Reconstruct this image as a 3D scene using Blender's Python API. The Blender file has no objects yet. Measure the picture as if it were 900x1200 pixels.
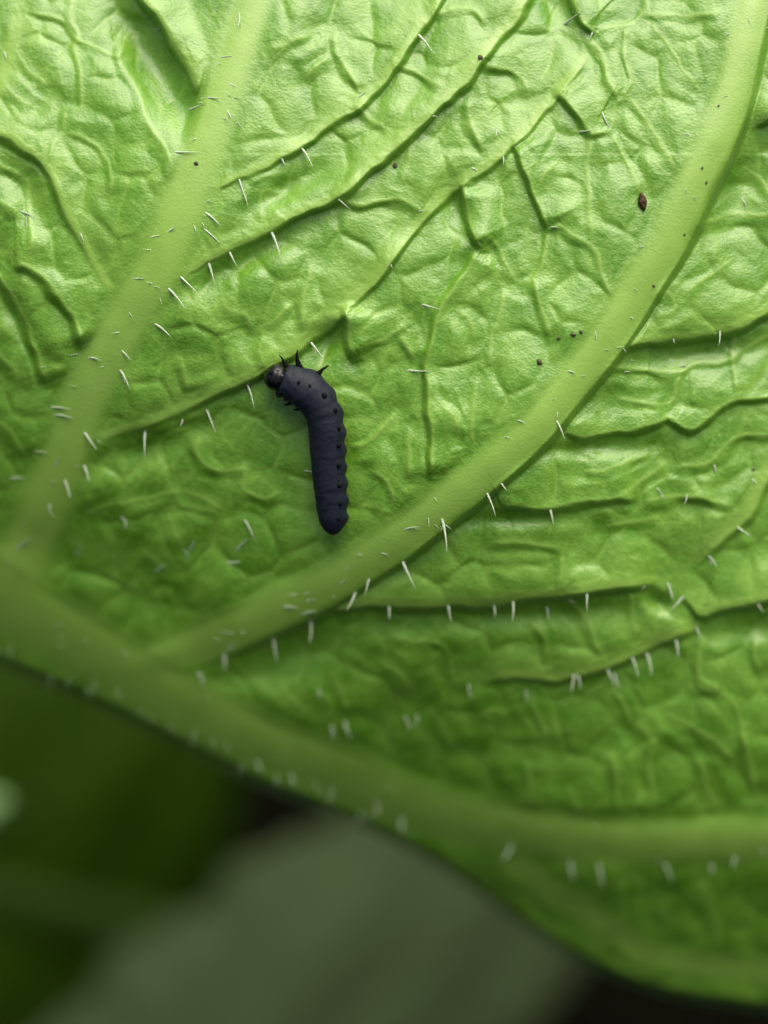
import bpy, math, random
import numpy as np
from mathutils import Vector, Matrix, Euler, Quaternion

random.seed(7)
rng = np.random.default_rng(11)
scene = bpy.context.scene
col = scene.collection
scene.unit_settings.scale_length = 0.01          # one unit is one centimetre

# ------------------------------------------------------------------ camera
S = 0.005                 # centimetres per photo pixel on the focus plane
D = 12.0                  # camera distance
TILT = math.radians(38)   # the leaf faces up and towards the viewer
R = Euler((TILT, 0, 0)).to_matrix()
cam = bpy.data.cameras.new("camera")
camo = bpy.data.objects.new("camera", cam); col.objects.link(camo)
cam.sensor_fit = 'VERTICAL'; cam.sensor_height = 240.0; cam.sensor_width = 180.0
cam.lens = 120.0 / (600 * S / D)
camo.location = R @ Vector((0, 0, D)); camo.rotation_euler = (TILT, 0, 0)
cam.clip_start = 0.1; cam.clip_end = 2000
cam.dof.use_dof = True
cam.dof.focus_distance = D - 0.06
cam.dof.aperture_fstop = 0.48 / 0.72
scene.camera = camo

# ------------------------------------------------------------------ light
SUN_LOCAL = Vector((0.20, 0.80, 0.56)).normalized()
sdir = R @ SUN_LOCAL
world = bpy.data.worlds.new("World"); scene.world = world; world.use_nodes = True
wn = world.node_tree; wn.nodes.clear()
sky = wn.nodes.new("ShaderNodeTexSky"); sky.sky_type = 'NISHITA'; sky.sun_disc = False
sky.sun_elevation = math.asin(sdir.z); sky.sun_rotation = math.atan2(sdir.x, sdir.y)
sky.air_density = 0.6; sky.dust_density = 9.0; sky.ozone_density = 0.3
bg = wn.nodes.new("ShaderNodeBackground"); bg.inputs[1].default_value = 0.085
wo = wn.nodes.new("ShaderNodeOutputWorld")
wn.links.new(sky.outputs[0], bg.inputs[0]); wn.links.new(bg.outputs[0], wo.inputs[0])
sl = bpy.data.lights.new("sun", 'SUN'); sl.energy = 1.5; sl.angle = math.radians(70); sl.color = (1, 0.95, 0.86)
so = bpy.data.objects.new("sun", sl); col.objects.link(so)
so.rotation_euler = sdir.to_track_quat('Z', 'Y').to_euler(); so.location = sdir * 60
scene.view_settings.view_transform = 'Standard'; scene.view_settings.look = 'None'
scene.view_settings.gamma = 1.0; scene.view_settings.use_curve_mapping = False
scene.view_settings.exposure = 0.9
scene.cycles.use_denoising = True
scene.cycles.max_bounces = 6

# ------------------------------------------------------------------ helpers
def tag(o, label=None, cat=None, group=None, kind=None):
    if label: o["label"] = label
    if cat: o["category"] = cat
    if group: o["group"] = group
    if kind: o["kind"] = kind
    return o

def empty(name, loc=(0, 0, 0), rot=(TILT, 0, 0)):
    o = bpy.data.objects.new(name, None); col.objects.link(o)
    o.location = loc; o.rotation_euler = rot; o.empty_display_size = 0.1
    return o

def mesh_obj(name, verts, faces, mat, parent=None, smooth=True):
    me = bpy.data.meshes.new(name)
    me.from_pydata([tuple(v) for v in verts], [], faces)
    if smooth: me.polygons.foreach_set("use_smooth", [True] * len(me.polygons))
    me.materials.append(mat)
    o = bpy.data.objects.new(name, me); col.objects.link(o)
    if parent: o.parent = parent
    return o

def P(u, v, z):
    """photo position (u, v) at height z (photo pixels, towards the viewer) -> point in the leaf's frame"""
    zb = z * S; k = S * (D - zb) / D
    return np.stack([(u - 450.0) * k, (600.0 - v) * k, zb + 0 * u], -1)

def Pv(u, v, z): return Vector(P(np.float64(u), np.float64(v), np.float64(z)))

def smoothstep(a, b, x):
    t = np.clip((x - a) / (b - a), 0, 1); return t * t * (3 - 2 * t)

def spline(pts, step=3.0):
    p = np.array(pts, float)
    q = np.vstack([2 * p[0] - p[1], p, 2 * p[-1] - p[-2]])
    out = []
    for i in range(1, len(q) - 2):
        n = max(2, int(np.hypot(*(q[i + 1] - q[i])[:2]) / step))
        t = np.linspace(0, 1, n, endpoint=False)[:, None]
        a, b, c, d = q[i - 1], q[i], q[i + 1], q[i + 2]
        out.append(0.5 * (2 * b + (c - a) * t + (2 * a - 5 * b + 4 * c - d) * t ** 2 + (3 * b - a - 3 * c + d) * t ** 3))
    out.append(p[-1:])
    return np.vstack(out)

def lattice(U, V, scale, seed):
    """smooth value noise in -1..1"""
    r = np.random.default_rng(seed)
    g = r.uniform(-1, 1, (int(1900 / scale) + 8, int(1700 / scale) + 8))
    x = (U + 350) / scale + 1; y = (V + 350) / scale + 1
    xi = np.floor(x).astype(int); yi = np.floor(y).astype(int)
    fx = x - xi; fy = y - yi
    fx = fx * fx * fx * (fx * (fx * 6 - 15) + 10); fy = fy * fy * fy * (fy * (fy * 6 - 15) + 10)
    xi = np.clip(xi, 0, g.shape[1] - 2); yi = np.clip(yi, 0, g.shape[0] - 2)
    return (g[yi, xi] * (1 - fx) * (1 - fy) + g[yi, xi + 1] * fx * (1 - fy)
            + g[yi + 1, xi] * (1 - fx) * fy + g[yi + 1, xi + 1] * fx * fy)

# ------------------------------------------------------------------ materials
SSS = 0.0
def new_mat(name):
    m = bpy.data.materials.new(name); m.use_nodes = True
    return m, m.node_tree, m.node_tree.nodes["Principled BSDF"]

def leaf_material(name, lamina, lamina2, vein, rough=0.38, use_attr=True, bump=0.17):
    m, nt, b = new_mat(name); N = nt.nodes; L = nt.links
    tc = N.new("ShaderNodeTexCoord")
    n1 = N.new("ShaderNodeTexNoise"); n1.inputs["Scale"].default_value = 5.5; n1.inputs["Detail"].default_value = 5
    n2 = N.new("ShaderNodeTexNoise"); n2.inputs["Scale"].default_value = 42; n2.inputs["Detail"].default_value = 3
    for n in (n1, n2): L.new(tc.outputs["Object"], n.inputs["Vector"])
    add = N.new("ShaderNodeMath"); add.operation = 'MULTIPLY_ADD'; add.inputs[1].default_value = 0.55
    L.new(n2.outputs[0], add.inputs[0]); L.new(n1.outputs[0], add.inputs[2])
    mr = N.new("ShaderNodeMapRange"); mr.inputs[1].default_value = 0.55; mr.inputs[2].default_value = 1.0
    L.new(add.outputs[0], mr.inputs[0])
    mx = N.new("ShaderNodeMix"); mx.data_type = 'RGBA'
    mx.inputs["A"].default_value = (*lamina, 1); mx.inputs["B"].default_value = (*lamina2, 1)
    L.new(mr.outputs[0], mx.inputs["Factor"])
    out = mx.outputs["Result"]
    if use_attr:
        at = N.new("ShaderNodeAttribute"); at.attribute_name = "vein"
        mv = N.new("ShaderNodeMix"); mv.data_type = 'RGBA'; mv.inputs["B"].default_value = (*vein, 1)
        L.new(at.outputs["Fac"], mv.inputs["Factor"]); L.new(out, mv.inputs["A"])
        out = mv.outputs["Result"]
    L.new(out, b.inputs["Base Color"])
    rr = N.new("ShaderNodeMapRange"); rr.inputs[3].default_value = rough - 0.10; rr.inputs[4].default_value = rough + 0.14
    L.new(n2.outputs[0], rr.inputs[0]); L.new(rr.outputs[0], b.inputs["Roughness"])
    b.inputs["Specular IOR Level"].default_value = 0.72
    b.subsurface_method = "BURLEY"
    b.inputs["Subsurface Weight"].default_value = SSS if use_attr else 0.0
    b.inputs["Subsurface Radius"].default_value = (0.5, 1.0, 0.2)
    b.inputs["Subsurface Scale"].default_value = 0.045
    b.inputs["Sheen Weight"].default_value = 0.05 if use_attr else 0.0; b.inputs["Sheen Roughness"].default_value = 0.35
    # epidermis: tiny glistening cells and soft pits
    vo = N.new("ShaderNodeTexVoronoi"); vo.inputs["Scale"].default_value = 62
    mp = N.new("ShaderNodeMapping"); mp.inputs["Rotation"].default_value = (0, 0, math.radians(-35)); mp.inputs["Scale"].default_value = (0.7, 1, 1)
    L.new(tc.outputs["Object"], mp.inputs[0]); L.new(mp.outputs[0], vo.inputs["Vector"])
    n3 = N.new("ShaderNodeTexNoise"); n3.inputs["Scale"].default_value = 90; n3.inputs["Detail"].default_value = 2
    L.new(tc.outputs["Object"], n3.inputs["Vector"])
    ad = N.new("ShaderNodeMath"); ad.operation = 'ADD'
    L.new(vo.outputs["Distance"], ad.inputs[0]); L.new(n3.outputs[0], ad.inputs[1])
    bu = N.new("ShaderNodeBump"); bu.inputs["Strength"].default_value = bump; bu.inputs["Distance"].default_value = 0.012
    if use_attr:   # the thick veins have a smoother skin
        ml = N.new("ShaderNodeMath"); ml.operation = 'MULTIPLY_ADD'; ml.inputs[1].default_value = -bump * 0.6; ml.inputs[2].default_value = bump
        L.new(at.outputs["Fac"], ml.inputs[0]); L.new(ml.outputs[0], bu.inputs["Strength"])
    L.new(ad.outputs[0], bu.inputs["Height"]); L.new(bu.outputs[0], b.inputs["Normal"])
    return m

M_LEAF = leaf_material("leaf_skin", (0.078, 0.240, 0.003), (0.168, 0.362, 0.030), (0.258, 0.450, 0.062))

def plain(name, colr, rough, spec=0.5, noise=None, bump=0.0, bscale=60.0, bdist=0.01):
    m, nt, b = new_mat(name); N = nt.nodes; L = nt.links
    tc = N.new("ShaderNodeTexCoord")
    n = N.new("ShaderNodeTexNoise"); n.inputs["Scale"].default_value = bscale; n.inputs["Detail"].default_value = 4
    L.new(tc.outputs["Object"], n.inputs["Vector"])
    mx = N.new("ShaderNodeMix"); mx.data_type = 'RGBA'
    mx.inputs["A"].default_value = (*colr, 1); mx.inputs["B"].default_value = (*(noise or colr), 1)
    L.new(n.outputs[0], mx.inputs["Factor"]); L.new(mx.outputs["Result"], b.inputs["Base Color"])
    b.inputs["Roughness"].default_value = rough; b.inputs["Specular IOR Level"].default_value = spec
    if bump:
        bu = N.new("ShaderNodeBump"); bu.inputs["Strength"].default_value = bump; bu.inputs["Distance"].default_value = bdist
        L.new(n.outputs[0], bu.inputs["Height"]); L.new(bu.outputs[0], b.inputs["Normal"])
    return m

M_HAIR = plain("hair_clear", (0.66, 0.78, 0.55), 0.25, 0.6)
M_HAIR.node_tree.nodes["Principled BSDF"].inputs["Transmission Weight"].default_value = 0.35
M_BODY = plain("larva_skin", (0.0060, 0.0090, 0.0170), 0.60, 0.30, (0.0098, 0.0140, 0.0245), 0.32, 45, 0.010)
M_BLACK = plain("larva_black", (0.0015, 0.0015, 0.002), 0.6, 0.12)
M_HEAD = plain("larva_head", (0.003, 0.003, 0.0035), 0.25, 0.4, (0.006, 0.006, 0.007), 0.25, 50, 0.01)
M_MOUTH = plain("larva_mouth", (0.07, 0.06, 0.065), 0.4, 0.5, (0.13, 0.115, 0.12))
M_FLECK = plain("fleck_brown", (0.016, 0.007, 0.003), 0.55, 0.3, (0.075, 0.028, 0.010), 0.6, 40, 0.02)
M_GRAIN = plain("grain_dirt", (0.045, 0.045, 0.022), 0.7, 0.3, (0.13, 0.12, 0.06), 0.6, 60, 0.01)
M_SOIL_SHADED = plain("soil", (0.0015, 0.0016, 0.001), 0.95, 0.0, (0.0035, 0.0035, 0.002), 0.8, 1.2, 0.5)  # near-black: deep shade from surrounding foliage is put into the soil's colour

# ------------------------------------------------------------------ traced veins
# thick veins: (name, points, half width at each point, crest height, (fold height, slope left, slope right))
TUBES = [
 ("midrib", [(-170,600),(-70,660),(0,700),(100,757),(200,815),(300,868),(400,908),(500,948),(600,972),(720,985),(820,985),(900,983),(1070,965)],
  [40,40,40,38,35,33,33,30,28,26,24,24,24], 6, (22, 150, 60)),
 ("vein", [(0,715),(25,655),(52,590),(75,535),(105,455),(145,380),(187,305),(222,220),(252,140),(275,70),(298,-10),(340,-170)],
  [34,33,30,28,27,27,27,26,23,22,22,22], 5, (22, 130, 120)),
 ("vein", [(150,783),(190,770),(240,752),(310,722),(390,682),(455,640),(520,592),(560,560),(618,510),(662,458),(712,395),(752,330),(778,290),(810,225),(846,145),(862,97),(877,30),(885,-10),(915,-170)],
  [20,22,24,25,25,24,23,23,22,22,23,24,24,24,23,22,21,21,21], 5, (22, 130, 8)),
]
# side veins: (points, fold height at start and end, slope left, slope right, half width of the vein itself)
SIDES = [
 ([(80,527),(108,517),(150,502),(200,486),(250,462),(300,437),(340,412),(380,382),(420,345),(467,293),(500,250),(540,213),(583,180),(630,135),(665,90),(692,42)], 38, 16, 75, 8, 5),
 ([(183,330),(208,320),(250,300),(300,277),(343,253),(393,227),(433,197),(477,157),(520,117),(553,80),(587,37),(620,-10),(720,-170)], 38, 30, 72, 8, 5),
 ([(226,226),(250,217),(300,200),(350,170),(397,137),(423,117),(460,77),(487,37),(513,0),(590,-170)], 38, 30, 72, 8, 4),
 ([(120,-150),(150,-40),(166,-5),(185,20),(205,55),(222,80),(234,115),(246,140)], 74, 54, 50, 6, 3),
 ([(-150,120),(-60,138),(0,157),(20,165),(40,182),(52,192),(65,215),(78,240),(90,270),(105,300),(120,325),(140,348),(152,362)], 24, 26, 60, 9, 3),
 ([(708,418),(733,403),(760,398),(807,395),(857,385),(883,372),(900,363),(960,335),(1070,300)], 34, 38, 95, 7, 4),
 ([(370,702),(395,709),(450,705),(510,707),(583,703),(650,695),(733,683),(781,680)], 34, 34, 65, 7, 6),
 ([(1070,640),(930,690),(900,697),(853,710),(823,718),(807,703),(784,678)][::-1], 24, 30, 60, 7, 4),
 ([(540,793),(600,790),(650,792),(697,780),(740,763),(787,743),(813,730),(828,718)], 22, 24, 50, 8, 7),
 ([(793,670),(815,650),(840,630),(877,600),(900,553),(960,480),(1070,400)], 20, 22, 45, 9, 8),
 ([(865,163),(877,150),(900,137),(960,110),(1070,80)], 34, 30, 60, 8, 6),
 ([(1070,1120),(960,1134),(900,1136),(800,1128),(733,1100),(667,1056),(600,1010),(560,990)], 9, 9, 30, 30, 12),
 ([(30,-20),(26,10),(18,45),(6,80),(-4,110),(-40,200)], 9, 9, 24, 14, 8),
]
# small folds and veinlets: (points, height, slope left, slope right); the right side is the low one
FOLDS = [
 ([(153,33),(142,67),(160,107),(173,140),(193,173),(212,210)], 9, 38, 9),
 ([(85,-10),(82,20),(90,40),(88,60),(93,85),(95,110),(93,128),(78,130)], 4, 22, 4),
 ([(78,130),(77,150),(65,170),(55,190)], 5, 22, 4),
 ([(35,10),(55,18),(75,25),(88,45),(110,55),(137,65),(150,50)], 5, 20, 4),
 ([(20,60),(35,85),(50,95),(53,108)], 6, 20, 7),
 ([(5,95),(20,112),(40,128)], 7, 22, 7),
 ([(80,155),(100,163),(118,178),(128,200),(130,230)], 5, 24, 5),
 ([(-20,188),(0,193),(15,200),(32,212)], 9, 25, 8),
 ([(33,210),(36,235),(38,265),(34,295)], 4, 20, 5),
 ([(-20,228),(10,238),(25,248)], 6, 20, 8),
 ([(15,308),(30,310),(53,327),(70,350),(87,373),(97,405)], 15, 34, 9),
 ([(-10,318),(0,327),(17,357),(30,380),(43,417),(57,450)], 15, 34, 9),
 ([(-20,395),(0,420),(15,435),(20,450)], 8, 24, 9),
 ([(-20,488),(0,497),(18,512),(30,535)], 8, 28, 10),
 ([(100,605),(130,592),(180,582),(212,574)], 8, 26, 14),
 ([(212,574),(240,585),(262,598)], 6, 20, 10),
 ([(238,505),(232,528),(245,548),(262,552)], 8, 20, 9),
 ([(290,545),(285,570),(305,583),(330,578)], 7, 22, 8),
 ([(262,552),(290,548)], 4, 15, 6),
 ([(165,645),(185,660),(205,668)], 6, 18, 9),
 ([(200,600),(208,625),(218,640)], 6, 20, 8),
 ([(175,705),(195,690),(208,700)], 5, 18, 10),
 ([(393,228),(423,241),(447,234),(473,234),(494,248)], 11, 34, 7),
 ([(550,110),(553,143),(568,176)], 11, 20, 6),
 ([(545,218),(548,250),(555,275),(563,292)], 19, 24, 5),
 ([(563,292),(575,280),(588,300),(600,320),(606,333)], 7, 18, 5),
 ([(602,172),(612,190),(625,222),(637,255),(643,268)], 15, 24, 5),
 ([(643,268),(657,267),(683,283),(697,297),(708,325),(722,350)], 6, 22, 5),
 ([(643,268),(638,295),(627,325),(606,333)], 5, 22, 4),
 ([(625,327),(633,360),(643,395)], 9, 22, 6),
 ([(406,362),(407,385),(409,405),(416,420)], 19, 24, 5),
 ([(367,310),(357,350),(355,390)], 8, 22, 6),
 ([(255,347),(270,365),(290,372),(300,390)], 8, 22, 7),
 ([(300,390),(325,375),(345,352)], 5, 22, 6),
 ([(210,420),(216,440),(225,462)], 9, 28, 8),
 ([(310,395),(305,415),(312,430)], 8, 20, 7),
 ([(417,410),(443,400),(467,386),(479,369)], 7, 26, 5),
 ([(470,388),(482,410),(488,422)], 6, 20, 5),
 ([(560,292),(545,318),(530,340),(517,360),(507,400),(502,427),(502,460),(503,487),(505,517),(507,556)], 15, 26, 6),
 ([(557,400),(550,377),(533,363)], 6, 16, 7),
 ([(590,338),(585,370),(575,400),(572,430)], 5, 22, 8),
 ([(538,515),(530,490),(513,473)], 8, 18, 8),
 ([(560,440),(555,470),(552,500),(560,525)], 5, 18, 8),
 ([(467,483),(447,503),(430,520),(411,524)], 6, 20, 4),
 ([(432,555),(447,560),(458,575),(460,590)], 6, 14, 5),
 ([(480,500),(478,530),(480,560)], 5, 18, 7),
 ([(757,-40),(757,0),(753,15),(733,28),(697,36)], 5, 20, 4),
 ([(753,15),(800,17),(852,14)], 5, 18, 6),
 ([(733,30),(733,67),(737,100),(720,123),(713,150)], 5, 20, 4),
 ([(752,227),(743,207),(728,180),(713,152)], 6, 20, 5),
 ([(655,105),(673,127),(690,153),(710,153)], 13, 22, 6),
 ([(690,153),(688,190),(690,240),(692,282)], 4, 20, 5),
 ([(568,72),(585,80),(600,82),(617,97),(623,115)], 11, 22, 6),
 ([(665,-30),(672,0),(683,27),(696,38)], 15, 26, 5),
 ([(688,43),(707,67),(713,93),(723,115)], 8, 20, 6),
 ([(760,23),(787,57),(800,83),(818,102)], 5, 16, 12),
 ([(737,113),(760,143),(780,177),(790,200)], 4, 18, 6),
 ([(655,190),(640,205),(632,220)], 4, 16, 5),
 ([(393,37),(395,63),(410,90),(418,106)], 12, 22, 5),
 ([(390,68),(370,80),(355,95)], 6, 18, 6),
 ([(463,76),(487,83),(507,93),(522,98)], 9, 24, 6),
 ([(413,120),(430,133),(452,150)], 9, 20, 7),
 ([(310,60),(340,48),(365,40)], 5, 20, 8),
 ([(505,15),(535,8),(555,10),(570,30)], 6, 20, 7),
 ([(480,165),(478,190),(470,215)], 5, 20, 6),
 ([(330,230),(310,225),(308,260)], 5, 18, 6),
 ([(813,267),(853,253),(900,253),(980,240)], 9, 30, 9),
 ([(860,300),(833,323),(800,350)], 6, 22, 6),
 ([(870,195),(890,210),(905,235)], 5, 22, 8),
 ([(760,340),(785,345),(790,362),(765,372)], 6, 14, 7),
 ([(707,433),(753,432),(783,437),(800,437),(813,428),(857,420),(866,405)], 7, 26, 5),
 ([(662,507),(677,512),(703,508),(747,500),(783,489)], 14, 20, 6),
 ([(783,489),(813,503),(833,490),(860,470),(900,467),(980,450)], 14, 26, 6),
 ([(860,385),(859,427),(864,462)], 6, 18, 5),
 ([(720,465),(750,470),(785,472),(795,450),(800,437)], 5, 20, 5),
 ([(870,410),(890,398),(920,385)], 5, 20, 6),
 ([(790,547),(830,543),(847,527),(870,510),(900,508),(960,500)], 10, 28, 6),
 ([(683,553),(717,548),(743,537),(760,532)], 6, 20, 6),
 ([(587,594),(600,591),(643,595),(693,587),(743,582)], 14, 30, 6),
 ([(752,590),(780,583),(813,583),(847,590),(862,598)], 12, 26, 6),
 ([(720,587),(760,557),(783,540)], 8, 22, 7),
 ([(573,636),(620,637),(662,644)], 8, 24, 5),
 ([(705,618),(740,612),(775,604)], 6, 22, 6),
 ([(660,643),(657,670),(650,690)], 5, 16, 6),
 ([(663,703),(680,717),(693,737),(704,766)], 10, 20, 6),
 ([(620,727),(637,747),(640,775)], 7, 20, 7),
 ([(738,690),(742,715),(746,750)], 4, 20, 7),
 ([(460,740),(490,749),(517,757),(528,772)], 9, 24, 7),
 ([(447,773),(467,790),(484,810)], 8, 22, 8),
 ([(528,772),(535,795),(545,805)], 6, 18, 8),
 ([(387,787),(403,813),(408,840)], 8, 22, 9),
 ([(330,800),(345,825),(370,840)], 6, 22, 10),
 ([(500,830),(520,850),(530,880)], 8, 24, 10),
 ([(560,840),(580,830),(600,845)], 7, 24, 9),
 ([(620,815),(635,845),(640,870)], 6, 22, 9),
 ([(817,807),(847,813),(863,830),(870,860),(877,893),(884,925)], 10, 28, 8),
 ([(780,833),(803,847),(833,867),(862,892)], 9, 26, 8),
 ([(743,847),(760,863),(771,882)], 8, 22, 8),
 ([(723,807),(733,833),(740,850)], 7, 22, 8),
 ([(825,745),(820,770),(825,795),(850,808)], 6, 26, 7),
 ([(890,745),(886,770),(895,790)], 7, 20, 7),
 ([(620,890),(620,917),(618,950)], 8, 28, 9),
 ([(667,920),(675,935),(682,955)], 7, 24, 9),
 ([(715,880),(723,910),(727,952)], 8, 26, 9),
 ([(767,873),(763,900),(768,952)], 9, 26, 9),
 ([(820,885),(828,920),(845,950)], 6, 26, 9),
 ([(825,1035),(832,1065),(845,1120)], 8, 28, 10),
 ([(775,1055),(781,1080),(783,1105)], 7, 26, 10),
 ([(730,1030),(728,1060),(735,1090)], 6, 26, 10),
]

# ------------------------------------------------------------------ relief of the leaf
STEP = 1.7
us = np.arange(-150, 1050 + STEP, STEP); vs = np.arange(-150, 1345 + STEP, STEP)
U, V = np.meshgrid(us, vs)
EU = [-200, 0, 100, 200, 300, 400, 480, 520, 580, 650, 720, 800, 900, 1060]
EV = [680, 768, 808, 857, 908, 946, 983, 1006, 1048, 1098, 1136, 1160, 1174, 1180]
E = np.interp(us, EU, EV)
ker = np.hanning(61); ker /= ker.sum()
E = np.convolve(np.pad(E, 30, mode='edge'), ker, 'valid')
E2 = np.broadcast_to(E[None, :], U.shape)

# gentle wander so that no line is ruler-smooth
WU = U + 1.6 * lattice(U, V, 17, 1) + 2.6 * lattice(U, V, 46, 2)
WV = V + 1.6 * lattice(U, V, 17, 3) + 2.6 * lattice(U, V, 46, 4)

def near(pts, warp, reach):
    """distance, signed side, arc fraction and end distance for grid points near a line"""
    sp = spline(pts, 1.2 if warp else 3.0); tan = np.gradient(sp[:, :2], axis=0); tan /= np.linalg.norm(tan, axis=1)[:, None] + 1e-9
    x0, y0 = sp[:, :2].min(0) - reach; x1, y1 = sp[:, :2].max(0) + reach
    i0, i1 = np.searchsorted(us, [x0, x1]); j0, j1 = np.searchsorted(vs, [y0, y1])
    sl_ = (slice(j0, j1), slice(i0, i1))
    u = WU[sl_] if warp else U[sl_]; v = WV[sl_] if warp else V[sl_]
    best = np.full(u.shape, 1e12); idx = np.zeros(u.shape, int)
    for k in range(len(sp)):
        d2 = (u - sp[k, 0]) ** 2 + (v - sp[k, 1]) ** 2
        m = d2 < best; best[m] = d2[m]; idx[m] = k
    dx = u - sp[idx, 0]; dy = v - sp[idx, 1]
    side = tan[idx, 0] * dy - tan[idx, 1] * dx
    along = tan[idx, 0] * dx + tan[idx, 1] * dy
    atend = ((idx == 0) & (along < 0)) | ((idx == len(sp) - 1) & (along > 0))
    endd = np.where(atend, np.abs(along), 0)
    arc = np.concatenate([[0], np.cumsum(np.linalg.norm(np.diff(sp[:, :2], axis=0), axis=1))])
    return sl_, np.sqrt(best), side, arc[idx], arc[-1], endd, sp, idx

def profile(d, side, core, wl, wr):
    e = np.maximum(0, d - core)
    x = np.clip(1 - (np.sqrt(e * e + 12) - 3.46) / (2.1 * wl), 0, 1)
    hi = x * x * (0.35 + 0.65 * x)
    lo = 1 - 0.68 * smoothstep(0, 1.2 * wr, e) - 0.32 * smoothstep(0, 7.0 * wr, e)
    t = smoothstep(-1.2, 1.2, side / np.maximum(0.6, np.minimum(d, 2.0) + 1e-6))
    return hi * (1 - t) + lo * t

A = np.zeros_like(U); B = np.zeros_like(U); T = np.zeros_like(U); TU = np.zeros_like(U)
vein = np.zeros_like(U); dmin = np.full(U.shape, 1e3); owner = np.zeros(U.shape, int)

def smax(a, b, k):
    h = np.clip(0.5 + 0.5 * (a - b) / k, 0, 1)
    return b * (1 - h) + a * h + k * h * (1 - h)

oid = 0
VEIN_IDS = []
tube_mask = np.zeros_like(U)
for name, pts, hw, crest, (fh, wl, wr) in TUBES:
    oid += 1; VEIN_IDS.append((oid, name))
    p3 = [(a, b, w) for (a, b), w in zip(pts, hw)]
    s_, d, side, arc, tot, endd, sp, idx = near(p3, False, 420)
    w = sp[idx, 2] * (1 + 0.05 * lattice(U[s_], V[s_], 60, 31))
    q = np.clip(1 - (d / (1.3 * w)) ** 2, 0, 1)
    fade = np.exp(-(endd / 30) ** 2)
    TU[s_] = smax(TU[s_], crest * q ** 1.4 * fade, 4)
    if fh: A[s_] = smax(A[s_], fh * (smoothstep(-60, 150, arc) if name == 'vein' else 1.0) * profile(d, side, w * 0.95, wl, wr) * fade, 5)
    mk = smoothstep(w * 1.35 + 2, w * 0.45, d) * fade * (0.85 + 0.15 * lattice(U[s_], V[s_], 22, 55))
    vein[s_] = np.maximum(vein[s_], mk)
    tube_mask[s_] = np.maximum(tube_mask[s_], smoothstep(w * 1.4, w * 0.65, d) * fade)
    dmin[s_] = np.minimum(dmin[s_], np.maximum(0, d - w))
    o = owner[s_]; o[(d < w * 0.97) & (o == 0) & (endd < 1)] = oid
for pts, h0, h1, wl, wr, core in SIDES:
    oid += 1; VEIN_IDS.append((oid, "side_vein"))
    s_, d, side, arc, tot, endd, sp, idx = near(pts, True, 230)
    f = arc / tot
    fade = np.exp(-(endd / 16) ** 2) * smoothstep(-4, 45, tot - arc) * (1 - 0.95 * tube_mask[s_])
    j_, i_ = np.searchsorted(vs, pts[0][1]), np.searchsorted(us, pts[0][0])
    if tube_mask[min(j_, len(vs) - 1), min(i_, len(us) - 1)] < 0.5: fade = fade * smoothstep(-4, 60, arc)
    H = 0.55 * (h0 + (h1 - h0) * f) * (1 + 0.25 * lattice(U[s_], V[s_], 55, 40 + oid) * smoothstep(0, 60, arc))
    A[s_] = smax(A[s_], H * profile(d, side, core * 0.7, wl, wr * (0.95 + 0.35 * lattice(U[s_], V[s_], 36, 700 + oid))) * fade, 4)
    T[s_] += 0.7 * np.clip(1 - (d / (core + 3)) ** 2, 0, 1) ** 1.5 * fade
    vein[s_] = np.maximum(vein[s_], 0.75 * np.exp(-(d / (core + 2)) ** 4) * fade)
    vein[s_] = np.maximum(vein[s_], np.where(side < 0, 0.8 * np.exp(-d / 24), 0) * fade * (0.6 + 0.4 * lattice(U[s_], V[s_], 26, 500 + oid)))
    dmin[s_] = np.minimum(dmin[s_], d)
    o = owner[s_]; o[(d < core + 2.5) & (o == 0) & (endd < 1)] = oid
for n, (pts, H, wl, wr) in enumerate(FOLDS):
    s_, d, side, arc, tot, endd, sp, idx = near(pts, True, 132)
    fade = np.exp(-(endd / 6) ** 2) * smoothstep(-8, np.minimum(14, 0.3 * tot), arc) * smoothstep(-8, np.minimum(14, 0.3 * tot), tot - arc)
    Hh = H * (1 + 0.3 * lattice(U[s_], V[s_], 30, 100 + n))
    B[s_] += (0.85 if H >= 13 else 0.66) * Hh * profile(d, side, 0.8, wl * 1.5, wr * ((1.1 if H >= 13 else 1.5) + (0.3 if H >= 13 else 0.7) * lattice(U[s_], V[s_], 24, 300 + n))) * fade * (1 - 0.92 * tube_mask[s_])
    B[s_] += 0.5 * np.exp(-(d / 2.2) ** 2) * fade * (1 - tube_mask[s_])
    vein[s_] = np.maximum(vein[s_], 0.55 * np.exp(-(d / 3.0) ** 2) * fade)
    dmin[s_] = np.minimum(dmin[s_], d)

# hollows tucked under the larger folds: (u, v, radius along, radius across, direction in degrees, depth)
for (u, v, ra, rb, an, dp) in ((186,86,80,28,58,34),(388,398,26,18,-60,16),(533,243,30,15,75,16),(655,8,34,18,65,16),(868,215,60,30,-62,20),(800,415,70,16,-6,12),
                               (170,525,80,18,-18,10),(290,305,80,14,-28,12),(350,215,70,14,-28,10),(30,225,60,20,55,12),(25,380,50,16,60,10),(770,705,16,10,30,14),
                               (600,722,120,16,-2,12),(330,770,90,22,-20,14),(700,525,70,10,-4,8),(600,610,70,10,0,8),(880,735,50,16,-12,8)):
    c_, n_ = math.cos(math.radians(an)), math.sin(math.radians(an))
    x = (U - u) * c_ + (V - v) * n_; y = -(U - u) * n_ + (V - v) * c_
    B -= dp * np.exp(-(x / ra) ** 2 - (y / rb) ** 2) * (1 - tube_mask)
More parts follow.
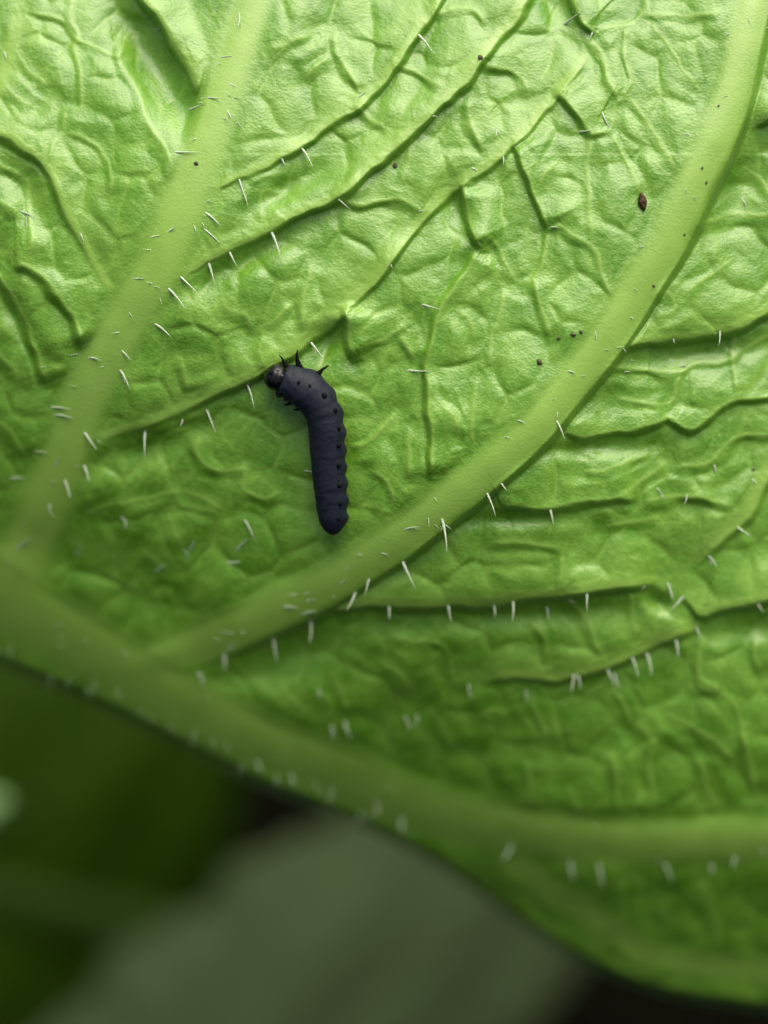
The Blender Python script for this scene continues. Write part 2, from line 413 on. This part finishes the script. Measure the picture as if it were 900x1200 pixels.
# the smaller puckered cells between the traced veins: tilted plates of a warped cell pattern
CELL = 62.0
gx = np.arange(-260, 1160, CELL); gy = np.arange(-260, 1460, CELL * 0.9)
cx, cy = np.meshgrid(gx, gy)
cx = (cx + rng.uniform(-.42, .42, cx.shape) * CELL); cy = (cy + rng.uniform(-.42, .42, cy.shape) * CELL)
nR, nC = cx.shape
tx = rng.normal(-0.05, 0.09, cx.shape); ty = rng.normal(0.10, 0.08, cx.shape); hz = rng.normal(0, 1.2, cx.shape)
PU = WU + 7 * lattice(U, V, 38, 6); PV = WV + 7 * lattice(U, V, 38, 7)
ci = np.clip(((PU + 260) / CELL).round().astype(int), 0, nC - 1); cj = np.clip(((PV + 260) / (CELL * .9)).round().astype(int), 0, nR - 1)
wsum = np.zeros_like(U); hsum = np.zeros_like(U); f1 = np.full(U.shape, 1e9); f2 = np.full(U.shape, 1e9)
for dj in (-2, -1, 0, 1, 2):
    for di in (-2, -1, 0, 1, 2):
        a = np.clip(ci + di, 0, nC - 1); b_ = np.clip(cj + dj, 0, nR - 1)
        dx = PU - cx[b_, a]; dy = PV - cy[b_, a]; dd = np.sqrt(dx * dx + dy * dy)
        w = np.exp(-dd / 1.7 + 8); wsum += w; hsum += w * (tx[b_, a] * dx + ty[b_, a] * dy + hz[b_, a])
        m = dd < f1
        f2 = np.where(m, f1, np.minimum(f2, dd)); f1 = np.where(m, dd, f1)
cells = hsum / wsum
edge = np.exp(-((f2 - f1) / 3.0) ** 2)
away = (1 - np.exp(-(dmin / 16) ** 2)) * (1 - tube_mask)
vein = np.maximum(vein, 0.45 * edge * away)
quilt = (1 - np.exp(-(f2 - f1) / 13.0)) * away
# the finest net of veinlets
C2 = 21.0
hx = np.arange(-260, 1160, C2); hy = np.arange(-260, 1460, C2)
kx, ky = np.meshgrid(hx, hy)
kx = kx + rng.uniform(-.45, .45, kx.shape) * C2; ky = ky + rng.uniform(-.45, .45, kx.shape) * C2
ci = np.clip(((PU + 260) / C2).round().astype(int), 0, kx.shape[1] - 1); cj = np.clip(((PV + 260) / C2).round().astype(int), 0, kx.shape[0] - 1)
f1 = np.full(U.shape, 1e9); f2 = np.full(U.shape, 1e9)
for dj in (-1, 0, 1):
    for di in (-1, 0, 1):
        a = np.clip(ci + di, 0, kx.shape[1] - 1); b_ = np.clip(cj + dj, 0, kx.shape[0] - 1)
        dd = np.hypot(PU - kx[b_, a], PV - ky[b_, a])
        m = dd < f1
        f2 = np.where(m, f1, np.minimum(f2, dd)); f1 = np.where(m, dd, f1)
net = np.exp(-((f2 - f1) / 2.4) ** 2) * (1 - tube_mask) * (0.55 + 0.45 * lattice(U, V, 60, 77))
pillow = (1 - np.exp(-((f2 - f1) / 9.0))) * (1 - tube_mask)
vein = np.maximum(vein, 0.32 * net)
fine = (4.0 * lattice(U, V, 75, 21) + 0.9 * lattice(WU, WV, 34, 22) + 0.25 * lattice(WU, WV, 15, 23)
        + 0.22 * lattice(U, V, 7.5, 24) + 0.10 * lattice(U, V, 4, 25))
relief = A + B + T + TU + 0.16 * cells * away + 4.2 * quilt * (1 - smoothstep(0, 1, np.exp(-((U - 235) / 40) ** 2 - ((V - 50) / 60) ** 2) * 1.3)) + 0.8 * edge * away + 0.4 * net + 0.5 * pillow * (0.5 + 0.5 * lattice(U, V, 80, 78)) + fine * (1 - 0.82 * tube_mask) + 0.5 * lattice(U, V, 90, 29) * tube_mask

# overall shape: the leaf rolls back towards its lower edge and folds away behind the midrib
ee = E2 - V
base = -np.clip((640 - ee) / 640, 0, 1.0) ** 2.0 * 270 * (1 - 0.32 * smoothstep(250, 850, U)) + 10 * np.sin((U - 200) / 420.0) - 6 * np.cos(V / 260.0)
base += -60 * np.clip((V - 540) / 500, 0, 1.3) ** 2 * smoothstep(150, 600, U) - 55 * np.clip((300 - V) / 400, 0, 1.2) ** 2
s2 = 38 * np.log1p(np.exp(((U - 890) * 0.817 + V * 0.577 - 85) / 38))
base += -105 * (1 - np.exp(-s2 / 210))
over = np.maximum(0, -ee)
RR = 10.0
Vn = np.where(over > 0, E2 + RR * (1 - np.exp(-over / RR)), V)
base = base - 1.7 * over - 0.012 * over ** 2
relief = relief * np.exp(-over / 60)
Z = base + relief
P3 = P(U, Vn, Z)

def surf(u, v):
    """height of the leaf under a photo position"""
    i = int(np.clip(np.searchsorted(us, u), 0, len(us) - 1)); j = int(np.clip(np.searchsorted(vs, v), 0, len(vs) - 1))
    return float(Z[j, i])

nv, nu = U.shape
ids = np.arange(nv * nu).reshape(nv, nu)
quads = np.stack([ids[1:, :-1], ids[1:, 1:], ids[:-1, 1:], ids[:-1, :-1]], -1).reshape(-1, 4)
keep = (over[:-1, :-1] < 115).reshape(-1)
quads = quads[keep]
fown = owner[:-1, :-1].reshape(-1)[keep]
gu = np.gradient(P3, axis=1); gv = np.gradient(P3, axis=0)
nrm = np.cross(gv, gu); nrm /= np.linalg.norm(nrm, axis=2)[:, :, None] + 1e-12
nrm[nrm[:, :, 2] < -0.99] *= 1
PF = P3.reshape(-1, 3); NF = nrm.reshape(-1, 3); VF = np.clip(vein, 0, 1).reshape(-1)

leaf = empty("leaf")
tag(leaf, "large bright green leaf underside with raised pale veins and white hairs, filling the picture", "leaf")

def piece(name, q, parent):
    used, inv = np.unique(q.reshape(-1), return_inverse=True)
    f = inv.reshape(-1, 4)
    me = bpy.data.meshes.new(name)
    me.vertices.add(len(used)); me.vertices.foreach_set("co", PF[used].astype(np.float32).ravel())
    me.loops.add(len(f) * 4); me.loops.foreach_set("vertex_index", f.astype(np.int32).ravel())
    me.polygons.add(len(f)); me.polygons.foreach_set("loop_start", np.arange(0, len(f) * 4, 4, dtype=np.int32))
    me.update(calc_edges=True)
    me.polygons.foreach_set("use_smooth", np.ones(len(f), bool))
    at = me.attributes.new("vein", 'FLOAT', 'POINT'); at.data.foreach_set("value", VF[used].astype(np.float32))
    me.normals_split_custom_set_from_vertices(NF[used].tolist())
    me.materials.append(M_LEAF)
    o = bpy.data.objects.new(name, me); col.objects.link(o); o.parent = parent
    return o

piece("blade", quads[fown == 0], leaf)
for k, name in VEIN_IDS:
    q = quads[fown == k]
    if len(q): piece(name, q, leaf)

# ------------------------------------------------------------------ hairs on the veins
HAIRS = [
 (178,36,190,31),(200,178,226,179),(222,129,238,122),(236,116,254,112),(280,10,283,32),(255,68,270,64),(264,96,274,101),(265,126,270,138),(237,247,257,258),
 (225,262,232,268),(235,265,257,282),(279,206,288,237),(283,212,289,238),(352,172,370,193),(317,270,332,298),(389,228,410,243),(418,116,428,108),(329,184,333,192),
 (489,40,508,56),(503,137,512,133),(244,307,252,329),(268,293,275,310),(208,321,231,343),(194,335,216,354),(177,377,199,388),(150,327,168,325),(173,278,186,277),(194,274,204,267),
 (99,419,117,418),(138,430,153,449),(141,433,147,447),(139,406,150,420),(97,504,110,523),(55,477,82,476),(58,486,84,485),(22,527,52,529),(5,560,30,561),
 (63,553,68,537),(97,543,108,562),(74,560,86,582),(58,588,59,600),(170,504,168,530),(241,477,251,503),(214,489,216,498),(289,449,300,472),(363,400,381,421),
 (475,434,500,436),(488,355,513,362),(351,551,368,551),(583,141,585,160),(660,30,678,14),(704,129,712,148),(676,155,692,153),(641,115,643,130),(588,180,594,190),
 (545,229,550,230),(480,247,494,248),(608,197,616,198),(672,14,680,14),(695,30,696,44),(641,267,652,265),(550,195,557,199),(456,306,459,313),
 (569,575,584,602),(517,605,528,641),(520,607,519,620),(471,656,482,683),(433,676,428,695),(417,692,412,712),(468,623,489,613),(438,645,454,649),(400,672,408,666),(390,690,405,680),
 (326,712,347,708),(350,722,368,712),(250,739,273,741),(262,766,278,752),(320,747,324,773),(364,727,367,751),(262,765,266,783),(232,785,240,803),
 (535,828,540,815),(584,562,592,573),(650,490,665,512),(652,480,657,487),(644,595,650,613),(525,707,527,725),(456,709,456,725),(601,703,604,725),(578,708,583,720),
 (765,566,779,582),(836,541,838,553),(860,615,877,627),(828,649,843,662),(780,680,792,699),(803,696,790,713),(887,706,893,717),(814,732,821,747),(791,748,799,768),(757,764,767,786),
 (740,769,749,790),(711,782,719,803),(718,785,725,805),(672,788,673,811),(675,788,683,803),(615,804,619,823),(688,694,687,714),(664,700,672,706),(757,682,756,690),
 (145,605,151,618),(283,602,298,628),(222,655,217,645),(265,660,280,659),(274,650,286,630),(178,675,190,660),(221,648,226,634),(140,603,146,612),
 (668,1008,671,1030),(700,1010,709,1036),(778,1010,790,1030),(764,1015,774,1007),(862,1001,858,1018),(891,993,895,1000),(832,1010,838,1023),(600,990,594,1008),
 (388,848,392,866),(403,843,408,862),(473,836,480,852),(488,835,491,850),(372,805,378,815),(150,818,160,805),(172,828,180,812),
 (88,655,95,640),(20,645,30,630),(62,735,70,728),(190,838,198,822),(340,905,344,922),(300,890,306,905),(470,958,474,975),(440,940,446,956),
 (725,404,734,410),(765,397,768,402),(788,394,790,402),(843,384,846,402),(805,573,807,590),(727,437,736,434),(735,420,743,424),(795,430,805,428),
 (20,247,40,250),(32,268,28,255),(92,270,98,280),(28,405,38,400),(45,432,52,430),(3,60,10,65),(600,492,616,492),(660,434,672,435),
 (868,228,873,240),(880,560,886,566),(830,655,836,660),(640,710,646,724),(548,800,552,815),
]
ns, nr = 7, 6
hv = []; hf = []
for i in range(ns):
    t = i / (ns - 1); r = 0.48 * (1 - t) ** 0.9 + 0.03
    bend = 0.10 * t * t
    for j in range(nr):
        a = 2 * math.pi * j / nr
        hv.append((math.cos(a) * r + 0, math.sin(a) * r, t))
for i in range(ns - 1):
    for j in range(nr):
        hf.append((i * nr + j, i * nr + (j + 1) % nr, (i + 1) * nr + (j + 1) % nr, (i + 1) * nr + j))
hf.append(tuple(range((ns - 1) * nr, ns * nr)))
HM = []
for k in range(5):
    me = bpy.data.meshes.new("hair")
    bx = random.uniform(-1.6, 1.6); by = random.uniform(-1, 1)
    me.from_pydata([(x + bx * z * z, y + by * z * z, z) for x, y, z in hv], [], hf)
    me.polygons.foreach_set("use_smooth", [True] * len(me.polygons)); me.materials.append(M_HAIR); HM.append(me)
NBIG = len(HAIRS)
for (nm, pts, hw, c_, f_), cnt in zip(TUBES, (12, 26, 30)):      # finer hairs scattered along the thick veins
    sp_ = spline([(a, b, w) for (a, b), w in zip(pts, hw)], 6.0)
    sp_ = sp_[(sp_[:, 0] > 5) & (sp_[:, 0] < 895) & (sp_[:, 1] > 5) & (sp_[:, 1] < 1150)]
    for k in range(cnt):
        u, v, w = sp_[random.randrange(len(sp_))]
        u += random.uniform(-1, 1) * w; v += random.uniform(-1, 1) * w * 0.6
        an = random.choice((random.uniform(-0.4, 0.4), random.uniform(0.6, 1.4), random.uniform(2.8, 3.5))); ln = random.uniform(7, 15)
        HAIRS.append((u, v, u + ln * math.cos(an), v + ln * math.sin(an)))
NFINE = len(HAIRS)
for k in range(24):     # fuzz along the rolled lower edge
    u = -20 + k * 22 + random.uniform(-14, 14); e_ = float(np.interp(u, us, E))
    q = random.uniform(2, 22)
    HAIRS.append((u, e_ - q, u + random.uniform(-6, 12), e_ - q + random.uniform(12, 20)))
for n, (a, b, c, d) in enumerate(HAIRS):
    z0 = surf(a, b) - 3.0
    L2 = math.hypot(c - a, d - b)
    z1 = max(surf(c, d) + 3, z0 + 0.25 * L2)
    z1 = min(z1, z0 + 1.2 * L2)
    p0 = Pv(a, b, z0); p1 = Pv(c, d, z1)
    vec = p1 - p0; L = vec.length * random.uniform(1.05, 1.25)
    w = (random.uniform(3.0, 4.2) if n < NBIG else random.uniform(1.4, 2.1) if n < NFINE else random.uniform(1.0, 1.6)) * S
    o = bpy.data.objects.new("hair", HM[n % 5]); col.objects.link(o); o.parent = leaf
    o.matrix_local = Matrix.Translation(p0) @ vec.to_track_quat('Z', 'Y').to_matrix().to_4x4() @ Matrix.Diagonal((w, w, L, 1))

# ------------------------------------------------------------------ caterpillar
spine = spline([(331,443,19),(337,446,21),(346,450,23.5),(356,455,24.5),(366,463,24.2),(374,474,23.2),(380,488,22.3),(383,505,22),(384,525,21.6),(385,545,21),(386.5,565,20.4),(388.5,585,19.4),(389.5,600,18.4),(390,611,16.5),(390,618,13),(390,623,8.6),(390,626,4),(390,627,1)], 1.2)
sz = np.array([surf(a, b) for a, b, _ in spine])
k2 = np.hanning(81); k2 /= k2.sum()
szs = np.convolve(np.pad(sz, 40, mode='edge'), k2, 'valid')
zc = szs + 19.0
tan = np.gradient(spine[:, :2], axis=0); tan /= np.linalg.norm(tan, axis=1)[:, None]
arc = np.concatenate([[0], np.cumsum(np.linalg.norm(np.diff(spine[:, :2], axis=0), axis=1))])
larva_base = Pv(386, 545, szs[len(szs) // 2])
larva = empty("caterpillar", R @ larva_base)
tag(larva, "dark slate grey caterpillar with shiny black head bent to the left, lying on the leaf", "caterpillar")
NSEG = 44
SEGLEN = 20.0
bv = []; bf = []
ii, jj = np.meshgrid(np.arange(len(spine)), np.arange(NSEG), indexing='ij')
ca_ = np.cos(2 * np.pi * jj / NSEG); sa_ = np.sin(2 * np.pi * jj / NSEG)
BN = 0.45 * lattice(ii * 1.2 + 40 * ca_, 60 * sa_ + 40, 9, 71) + 0.25 * lattice(ii * 1.2 + 55 * ca_, 80 * sa_ + 60, 4.5, 72) + 0.5 * lattice(ii * 1.2, 14 * sa_ + 9 * ca_ + 50, 7, 73)
for i in range(len(spine)):
    u, v, r = spine[i]; r *= 0.96; tx_, ty_ = tan[i]
    nx, ny = -ty_, tx_                     # left of heading in image = picture right side is -n
    sx, sy = -nx, -ny                      # points to the right-hand (leg) side of the body
    ph = (arc[i] / SEGLEN) % 1.0; pa = (arc[i] / (SEGLEN / 3.2)) % 1.0
    tail = np.clip((arc[-1] - arc[i]) / 14, 0, 1)
    groove = (-0.12 - 0.45 * max(0, 1 - arc[i] / 60)) * math.exp(-((min(ph, 1 - ph)) / 0.07) ** 2) 
    lobe = 0.5 - 0.5 * math.cos(2 * math.pi * (ph))
    thor = np.clip(1 - arc[i] / 42, 0, 1)
    for j in range(NSEG):
        a = 2 * math.pi * j / NSEG
        ca, sa = math.cos(a), math.sin(a)
        rr = r + groove * tail * (1 + 0.8 * thor)
        right = math.exp(-((a if a < math.pi else a - 2 * math.pi) + 0.15) ** 2 / 0.10)
        rr += 3.4 * right * (lobe - 0.35) * tail * (1 - 0.6 * thor)
        ridge = math.exp(-((a if a < math.pi else a - 2 * math.pi) - 0.62) ** 2 / 0.05)
        rr += 1.5 * ridge * (lobe - 0.4) * tail
        left = math.exp(-(a - math.pi) ** 2 / 0.25)
        rr += (2.4 * left * thor) * math.sin(arc[i] / 5.2 * math.pi)
        wob = BN[i, j]
        rr += wob * tail
        zf = 0.88
        bv.append(np.array(P(np.float64(u + sx * ca * rr), np.float64(v + sy * ca * rr), np.float64(zc[i] + zf * sa * rr))) - np.array(larva_base))
n = len(spine)
for i in range(n - 1):
    for j in range(NSEG):
        bf.append((i * NSEG + j, (i + 1) * NSEG + j, (i + 1) * NSEG + (j + 1) % NSEG, i * NSEG + (j + 1) % NSEG))
bf.append(tuple(range(NSEG))[::-1]); bf.append(tuple((n - 1) * NSEG + j for j in range(NSEG)))
import bmesh
def fix_normals(o):
    bm = bmesh.new(); bm.from_mesh(o.data); bmesh.ops.recalc_face_normals(bm, faces=bm.faces); bm.to_mesh(o.data); bm.free()
body = mesh_obj("body", bv, bf, M_BODY, larva); fix_normals(body)

def blob(name, u, v, z, ru, rv, rz, mat, parent, off, seg=20, rings=12, shape=None, ang=0.0):
    vs_ = []; fs_ = []
    for i in range(rings + 1):
        th = math.pi * i / rings
        for j in range(seg):
            a = 2 * math.pi * j / seg
            x, y, w = math.sin(th) * math.cos(a), math.sin(th) * math.sin(a), math.cos(th)
            if shape: x, y, w = shape(x, y, w)
            xx = x * ru * math.cos(ang) - y * rv * math.sin(ang); yy = x * ru * math.sin(ang) + y * rv * math.cos(ang)
            vs_.append(np.array(P(np.float64(u + xx), np.float64(v + yy), np.float64(z + w * rz))) - np.array(off))
    for i in range(rings):
        for j in range(seg):
            fs_.append((i * seg + j, i * seg + (j + 1) % seg, (i + 1) * seg + (j + 1) % seg, (i + 1) * seg + j))
    o = mesh_obj(name, vs_, fs_, mat, parent); fix_normals(o)
    return o

def body_at(u, v, lift=0.0):
    """height of the caterpillar's upper skin at a photo position"""
    d2 = (spine[:, 0] - u) ** 2 + (spine[:, 1] - v) ** 2; i = int(np.argmin(d2))
    r = spine[i, 2]; q = max(0.0, 1 - d2[i] / (r * r))
    return zc[i] + 0.88 * r * math.sqrt(q) + lift

hz_ = zc[0] + 2
def head_shape(x, y, w):
    k = 1 - 0.06 * math.exp(-(x * x) / 0.01) * (1 if w > 0 else 0)     # seam down the face
    return x * k, y * k, w * k
head = blob("head", 323.5, 442, hz_ + 2, 14.0, 16.0, 15.5, M_HEAD, larva, larva_base, 36, 24, head_shape, math.radians(20))
collar = blob("collar", 335.5, 447, hz_ - 2, 7, 20, 17, M_BODY, larva, larva_base, 30, 18, None, math.radians(25))
for (u, v, r1, r2, an) in ((325.5, 433.5, 2.6, 1.6, 0.7), (330.5, 440, 2.2, 1.3, 1.0)):
    zz = hz_ + 2 + 15.5 * math.sqrt(max(0, 1 - ((u - 323.5) / 14.5) ** 2 - ((v - 442) / 16) ** 2))
    blob("mouthpart", u, v, zz - 0.3, r1, r2, 1.6, M_MOUTH, head, larva_base, 12, 8, None, an)
for (u, v) in ((318, 437),):
    zz = hz_ + 2 + 15.5 * math.sqrt(max(0, 1 - ((u - 323.5) / 14.5) ** 2 - ((v - 442) / 16) ** 2))
    blob("eye", u, v, zz - 0.8, 3.0, 3.0, 2.2, M_BLACK, head, larva_base, 14, 8)

def horn(name, pts, mat, parent, off, seg=10):
    """tapered bent spike through (u, v, z, r) points"""
    sp = spline(pts, 1.0); vs_ = []; fs_ = []
    tn = np.gradient(sp[:, :3], axis=0)
    for i in range(len(sp)):
        t = Vector(tn[i]).normalized(); a1 = t.orthogonal().normalized(); a2 = t.cross(a1)
        for j in range(seg):
            a = 2 * math.pi * j / seg
            q = Vector(sp[i, :3]) + (a1 * math.cos(a) + a2 * math.sin(a)) * max(0.25, 0.74 * sp[i, 3])
            vs_.append(np.array(P(np.float64(q.x), np.float64(q.y), np.float64(q.z))) - np.array(off))
    for i in range(len(sp) - 1):
        for j in range(seg):
            fs_.append((i * seg + j, (i + 1) * seg + j, (i + 1) * seg + (j + 1) % seg, i * seg + (j + 1) % seg))
    fs_.append(tuple(range(seg))); fs_.append(tuple((len(sp) - 1) * seg + j for j in range(seg)))
    o = mesh_obj(name, vs_, fs_, mat, parent); fix_normals(o)
    return o

zt = zc[10]
horn("leg", [(352,434,zt+4,6.5),(349.5,426,zt+6,4.6),(348,420,zt+8,2.6),(348,414,zt+9,1.7),(349,409.5,zt+9,0.6)], M_BLACK, larva, larva_base)
horn("leg", [(368,444,zt+2,7),(374,437,zt+3,4.2),(378,433,zt+5,2.4),(382,430.5,zt+6,1.8),(385.5,427.5,zt+6,0.6)], M_BLACK, larva, larva_base)
horn("leg", [(336,430,zt+2,4.5),(332.5,424,zt+4,2.4),(330.5,420,zt+5,1.5),(327,416,zt+5,0.5)], M_BLACK, larva, larva_base)
horn("leg", [(336,458,zt-4,5),(330,463,zt-6,3.2),(327,465,zt-8,1.6),(324,465,zt-9,0.7)], M_BLACK, larva, larva_base)
horn("leg", [(346,466,zt-4,5),(340,472,zt-6,3.4),(336,474,zt-8,1.8),(333,474.5,zt-9,0.7)], M_BLACK, larva, larva_base)
horn("leg", [(358,474,zt-4,5.5),(351,478.5,zt-6,3.4),(347,480,zt-8,1.8),(344,480,zt-9,0.7)], M_BLACK, larva, larva_base)
horn("antenna", [(316,437,hz_+5,2.2),(313,435.5,hz_+6,1.4),(310,434.5,hz_+6,0.5)], M_BLACK, head, larva_base)
for (u, v, r) in ((380,463.5,3.0),(393,481,2.7),(397,502,2.5),(397,522,2.7),(397,545,2.7),(398,569,2.4),(398.5,590,2.3),(397.5,608,1.9),(350,448,1.6),(363,452,1.5)):
    blob("spot", u, v, body_at(u, v, 0.0), r * 1.15, r * 1.25, 1.3, M_BLACK, larva, larva_base, 12, 8)

# ------------------------------------------------------------------ flecks and dirt grains lying on the leaf
def crumb(name, u, v, ru, rv, rz, mat, seed, ang, lift=0.4):
    r = random.Random(seed)
    ph = [r.uniform(0, 6.28) for _ in range(6)]
    def shp(x, y, w):
        k = 1 + 0.22 * math.sin(3 * x + ph[0]) * math.cos(4 * y + ph[1]) + 0.16 * math.sin(6 * y + ph[2]) * math.sin(5 * w + ph[3])
        return x * k, y * k, w * k
    z = surf(u, v)
    off = Pv(u, v, z)
    o = blob(name, u, v, z + rz * lift, ru, rv, rz, mat, None, off, 12, 8, shp, ang)
    o.location = R @ off; o.rotation_euler = (TILT, 0, 0)
    return o
f = crumb("brown_fleck", 753, 237, 4.6, 10.5, 4.5, M_FLECK, 3, -0.18)
tag(f, "reddish brown oblong fleck stuck on the leaf between two pale veins", "fleck")
for (u, v, r, lab) in ((563, 67, 3.4, "small brown dirt grain on the side vein near the top edge"),
                       (632, 424, 4.0, "small round grey dirt grain left of the thick pale vein's middle"),
                       (230, 191, 2.8, "tiny dark dirt grain on the left thick pale vein"),
                       (883, 550, 2.2, "tiny dark dirt grain near the right edge at mid height"),
                       (463, 194, 3.2, "grey dirt smudge between two side veins above the caterpillar")):
    tag(crumb("dirt_grain", u, v, r, r * 0.8, r * 0.6, M_GRAIN, int(u), u * 0.37), lab, "dirt grain", "dirt grains on the leaf")
for (u, v, r, lab) in ((672, 392, 3.2, "largest dark grain of the loose cluster above the thick vein's middle stretch"),
                       (681, 389, 2.4, "rightmost dark grain of the loose cluster above the thick vein's middle stretch"),
                       (655, 396, 2.2, "leftmost dark grain of the loose cluster above the thick vein's middle stretch"),
                       (766, 335, 2.0, "lone dark grain on the right rim of the thick vein above the first fold")):
    tag(crumb("dirt_grain", u, v, r, r * 0.7, r * 0.6, M_GRAIN, int(u), u * 0.37), lab, "dirt grain", "dirt grains on the leaf")
ORD = ["topmost", "second from the top", "second from the bottom", "lowest"]
for n, (u, v, r) in enumerate(((842, 124, 1.7), (823, 197, 2.0), (828, 214, 2.3), (802, 275, 2.2))):
    tag(crumb("dirt_grain", u, v, r, r * 0.6, r * 0.6, M_GRAIN, int(u), -0.9 + 0.2 * math.sin(u)),
        ORD[n] + " of the tiny dark grains along the upper right thick vein", "dirt grain", "dirt grains on the leaf")

# ------------------------------------------------------------------ plants and soil behind, far out of focus
def bgleaf_mat(name, a, b, vein_c, rough=0.55):
    m = leaf_material(name, a, b, vein_c, rough, False, 0.2)
    m.node_tree.nodes['Principled BSDF'].inputs['Specular IOR Level'].default_value = 0.03
    return m

def far_leaf(name, A_, B_, W, mat, rib_mat, label, droop=0.25, roll=0.0, pw=0.75, nl=60, nw=30, seed=0):
    """a leaf blade with a midrib between two (u, v, z px) points; W half width in px at that depth"""
    a = Pv(*A_); b = Pv(*B_); ax = b - a; Lg = ax.length
    k = S * (D - A_[2] * S) / D
    q = ax.to_track_quat('Y', 'Z').to_matrix()
    q = q @ Matrix.Rotation(roll, 3, 'Y')
    o = empty(name, R @ a, (R @ q).to_euler())
    vs_ = []; fs_ = []
    r = np.random.default_rng(seed)
    ph = r.uniform(0, 6.28, 6)
    for i in range(nl + 1):
        t = i / nl; w = W * k * max(0.02, math.sin(math.pi * min(1, t * 0.96 + 0.02))) ** pw
        w *= 1 + 0.05 * math.sin(t * 34 + ph[0]) + 0.03 * math.sin(t * 71 + ph[1])
        for j in range(nw + 1):
            s = 2 * j / nw - 1
            x = s * w; y = t * Lg
            z = -droop * W * k * s * s + 0.02 * W * k * math.sin(t * 9 - abs(s) * 3 + ph[2]) + 0.03 * W * k * math.sin(9 * s + 17 * t + ph[3])
            z += -0.10 * Lg * (t - 0.5) ** 2
            vs_.append((x, y, z))
    for i in range(nl):
        for j in range(nw):
            fs_.append((i * (nw + 1) + j, i * (nw + 1) + j + 1, (i + 1) * (nw + 1) + j + 1, (i + 1) * (nw + 1) + j))
    mesh_obj("blade", vs_, fs_, mat, o)
    rv = []; rf = []
    for i in range(nl + 1):
        t = i / nl; rad = 0.05 * W * k * (1.1 - t)
        for j in range(10):
            a_ = 2 * math.pi * j / 10
            rv.append((math.cos(a_) * rad, t * Lg, -0.10 * Lg * (t - 0.5) ** 2 + math.sin(a_) * rad * 0.8))
    for i in range(nl):
        for j in range(10):
            rf.append((i * 10 + j, i * 10 + (j + 1) % 10, (i + 1) * 10 + (j + 1) % 10, (i + 1) * 10 + j))
    mesh_obj("midrib", rv, rf, rib_mat, o)
    tag(o, label, "leaf")
    return o

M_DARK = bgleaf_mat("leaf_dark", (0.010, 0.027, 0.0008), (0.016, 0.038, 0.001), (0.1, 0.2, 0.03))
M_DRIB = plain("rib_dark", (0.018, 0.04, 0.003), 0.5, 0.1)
M_GREY = bgleaf_mat("leaf_grey", (0.038, 0.060, 0.023), (0.046, 0.067, 0.029), (0.2, 0.25, 0.13), 0.6)
M_GRIB = plain("rib_grey", (0.042, 0.06, 0.022), 0.5, 0.1)
M_PALE = bgleaf_mat("leaf_pale", (0.22, 0.40, 0.14), (0.30, 0.48, 0.20), (0.3, 0.5, 0.2), 0.5)
M_STALK = plain("stalk", (0.017, 0.036, 0.004), 0.6, 0.03, (0.014, 0.030, 0.004), 0.2, 8, 0.05)

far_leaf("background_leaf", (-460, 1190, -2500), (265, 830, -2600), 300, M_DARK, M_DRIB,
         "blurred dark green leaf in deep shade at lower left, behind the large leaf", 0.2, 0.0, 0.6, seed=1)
far_leaf("background_leaf", (-60, 1487, -1950), (760, 913, -2050), 185, M_GREY, M_GRIB,
         "blurred dull grey green leaf crossing the bottom edge of the picture", 0.25, 0.0, 0.35, seed=2)
far_leaf("background_leaf", (-60, 955, -1300), (8, 938, -1300), 17, M_PALE, M_PALE,
         "small blurred pale green leaf tip at the left edge below the large leaf", 0.25, 0.0, 0.8, 24, 10, seed=3)

st_a = Pv(-160, 1010, -2150)
st = empty("plant_stalk", R @ st_a)
sp = spline([(-160,1015,-2150),(-20,1050,-2140),(110,1078,-2130),(240,1100,-2140),(420,1120,-2160)], 12)
vs_ = []; fs_ = []
for i in range(len(sp)):
    t = np.gradient(sp, axis=0)[i]; t = t / np.linalg.norm(t)
    for j in range(16):
        a = 2 * math.pi * j / 16; rad = 27
        vs_.append(np.array(P(np.float64(sp[i, 0] - t[1] * math.cos(a) * rad), np.float64(sp[i, 1] + t[0] * math.cos(a) * rad), np.float64(sp[i, 2] + math.sin(a) * rad))) - np.array(st_a))
for i in range(len(sp) - 1):
    for j in range(16):
        fs_.append((i * 16 + j, (i + 1) * 16 + j, (i + 1) * 16 + (j + 1) % 16, i * 16 + (j + 1) % 16))
fix_normals(mesh_obj("stem", vs_, fs_, M_STALK, st))
tag(st, "blurred olive green stalk running in from the left edge below the dark leaf", "stalk")

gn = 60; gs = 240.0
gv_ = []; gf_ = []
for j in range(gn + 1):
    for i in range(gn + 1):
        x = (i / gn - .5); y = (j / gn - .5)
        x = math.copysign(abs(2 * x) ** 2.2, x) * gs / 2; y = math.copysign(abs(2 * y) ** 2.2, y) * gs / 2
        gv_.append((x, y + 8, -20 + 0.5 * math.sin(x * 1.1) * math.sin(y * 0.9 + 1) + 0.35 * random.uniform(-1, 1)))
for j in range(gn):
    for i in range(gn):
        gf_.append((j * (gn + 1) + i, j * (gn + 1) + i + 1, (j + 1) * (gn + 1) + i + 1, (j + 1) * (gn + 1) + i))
g = mesh_obj("ground", gv_, gf_, M_SOIL_SHADED)
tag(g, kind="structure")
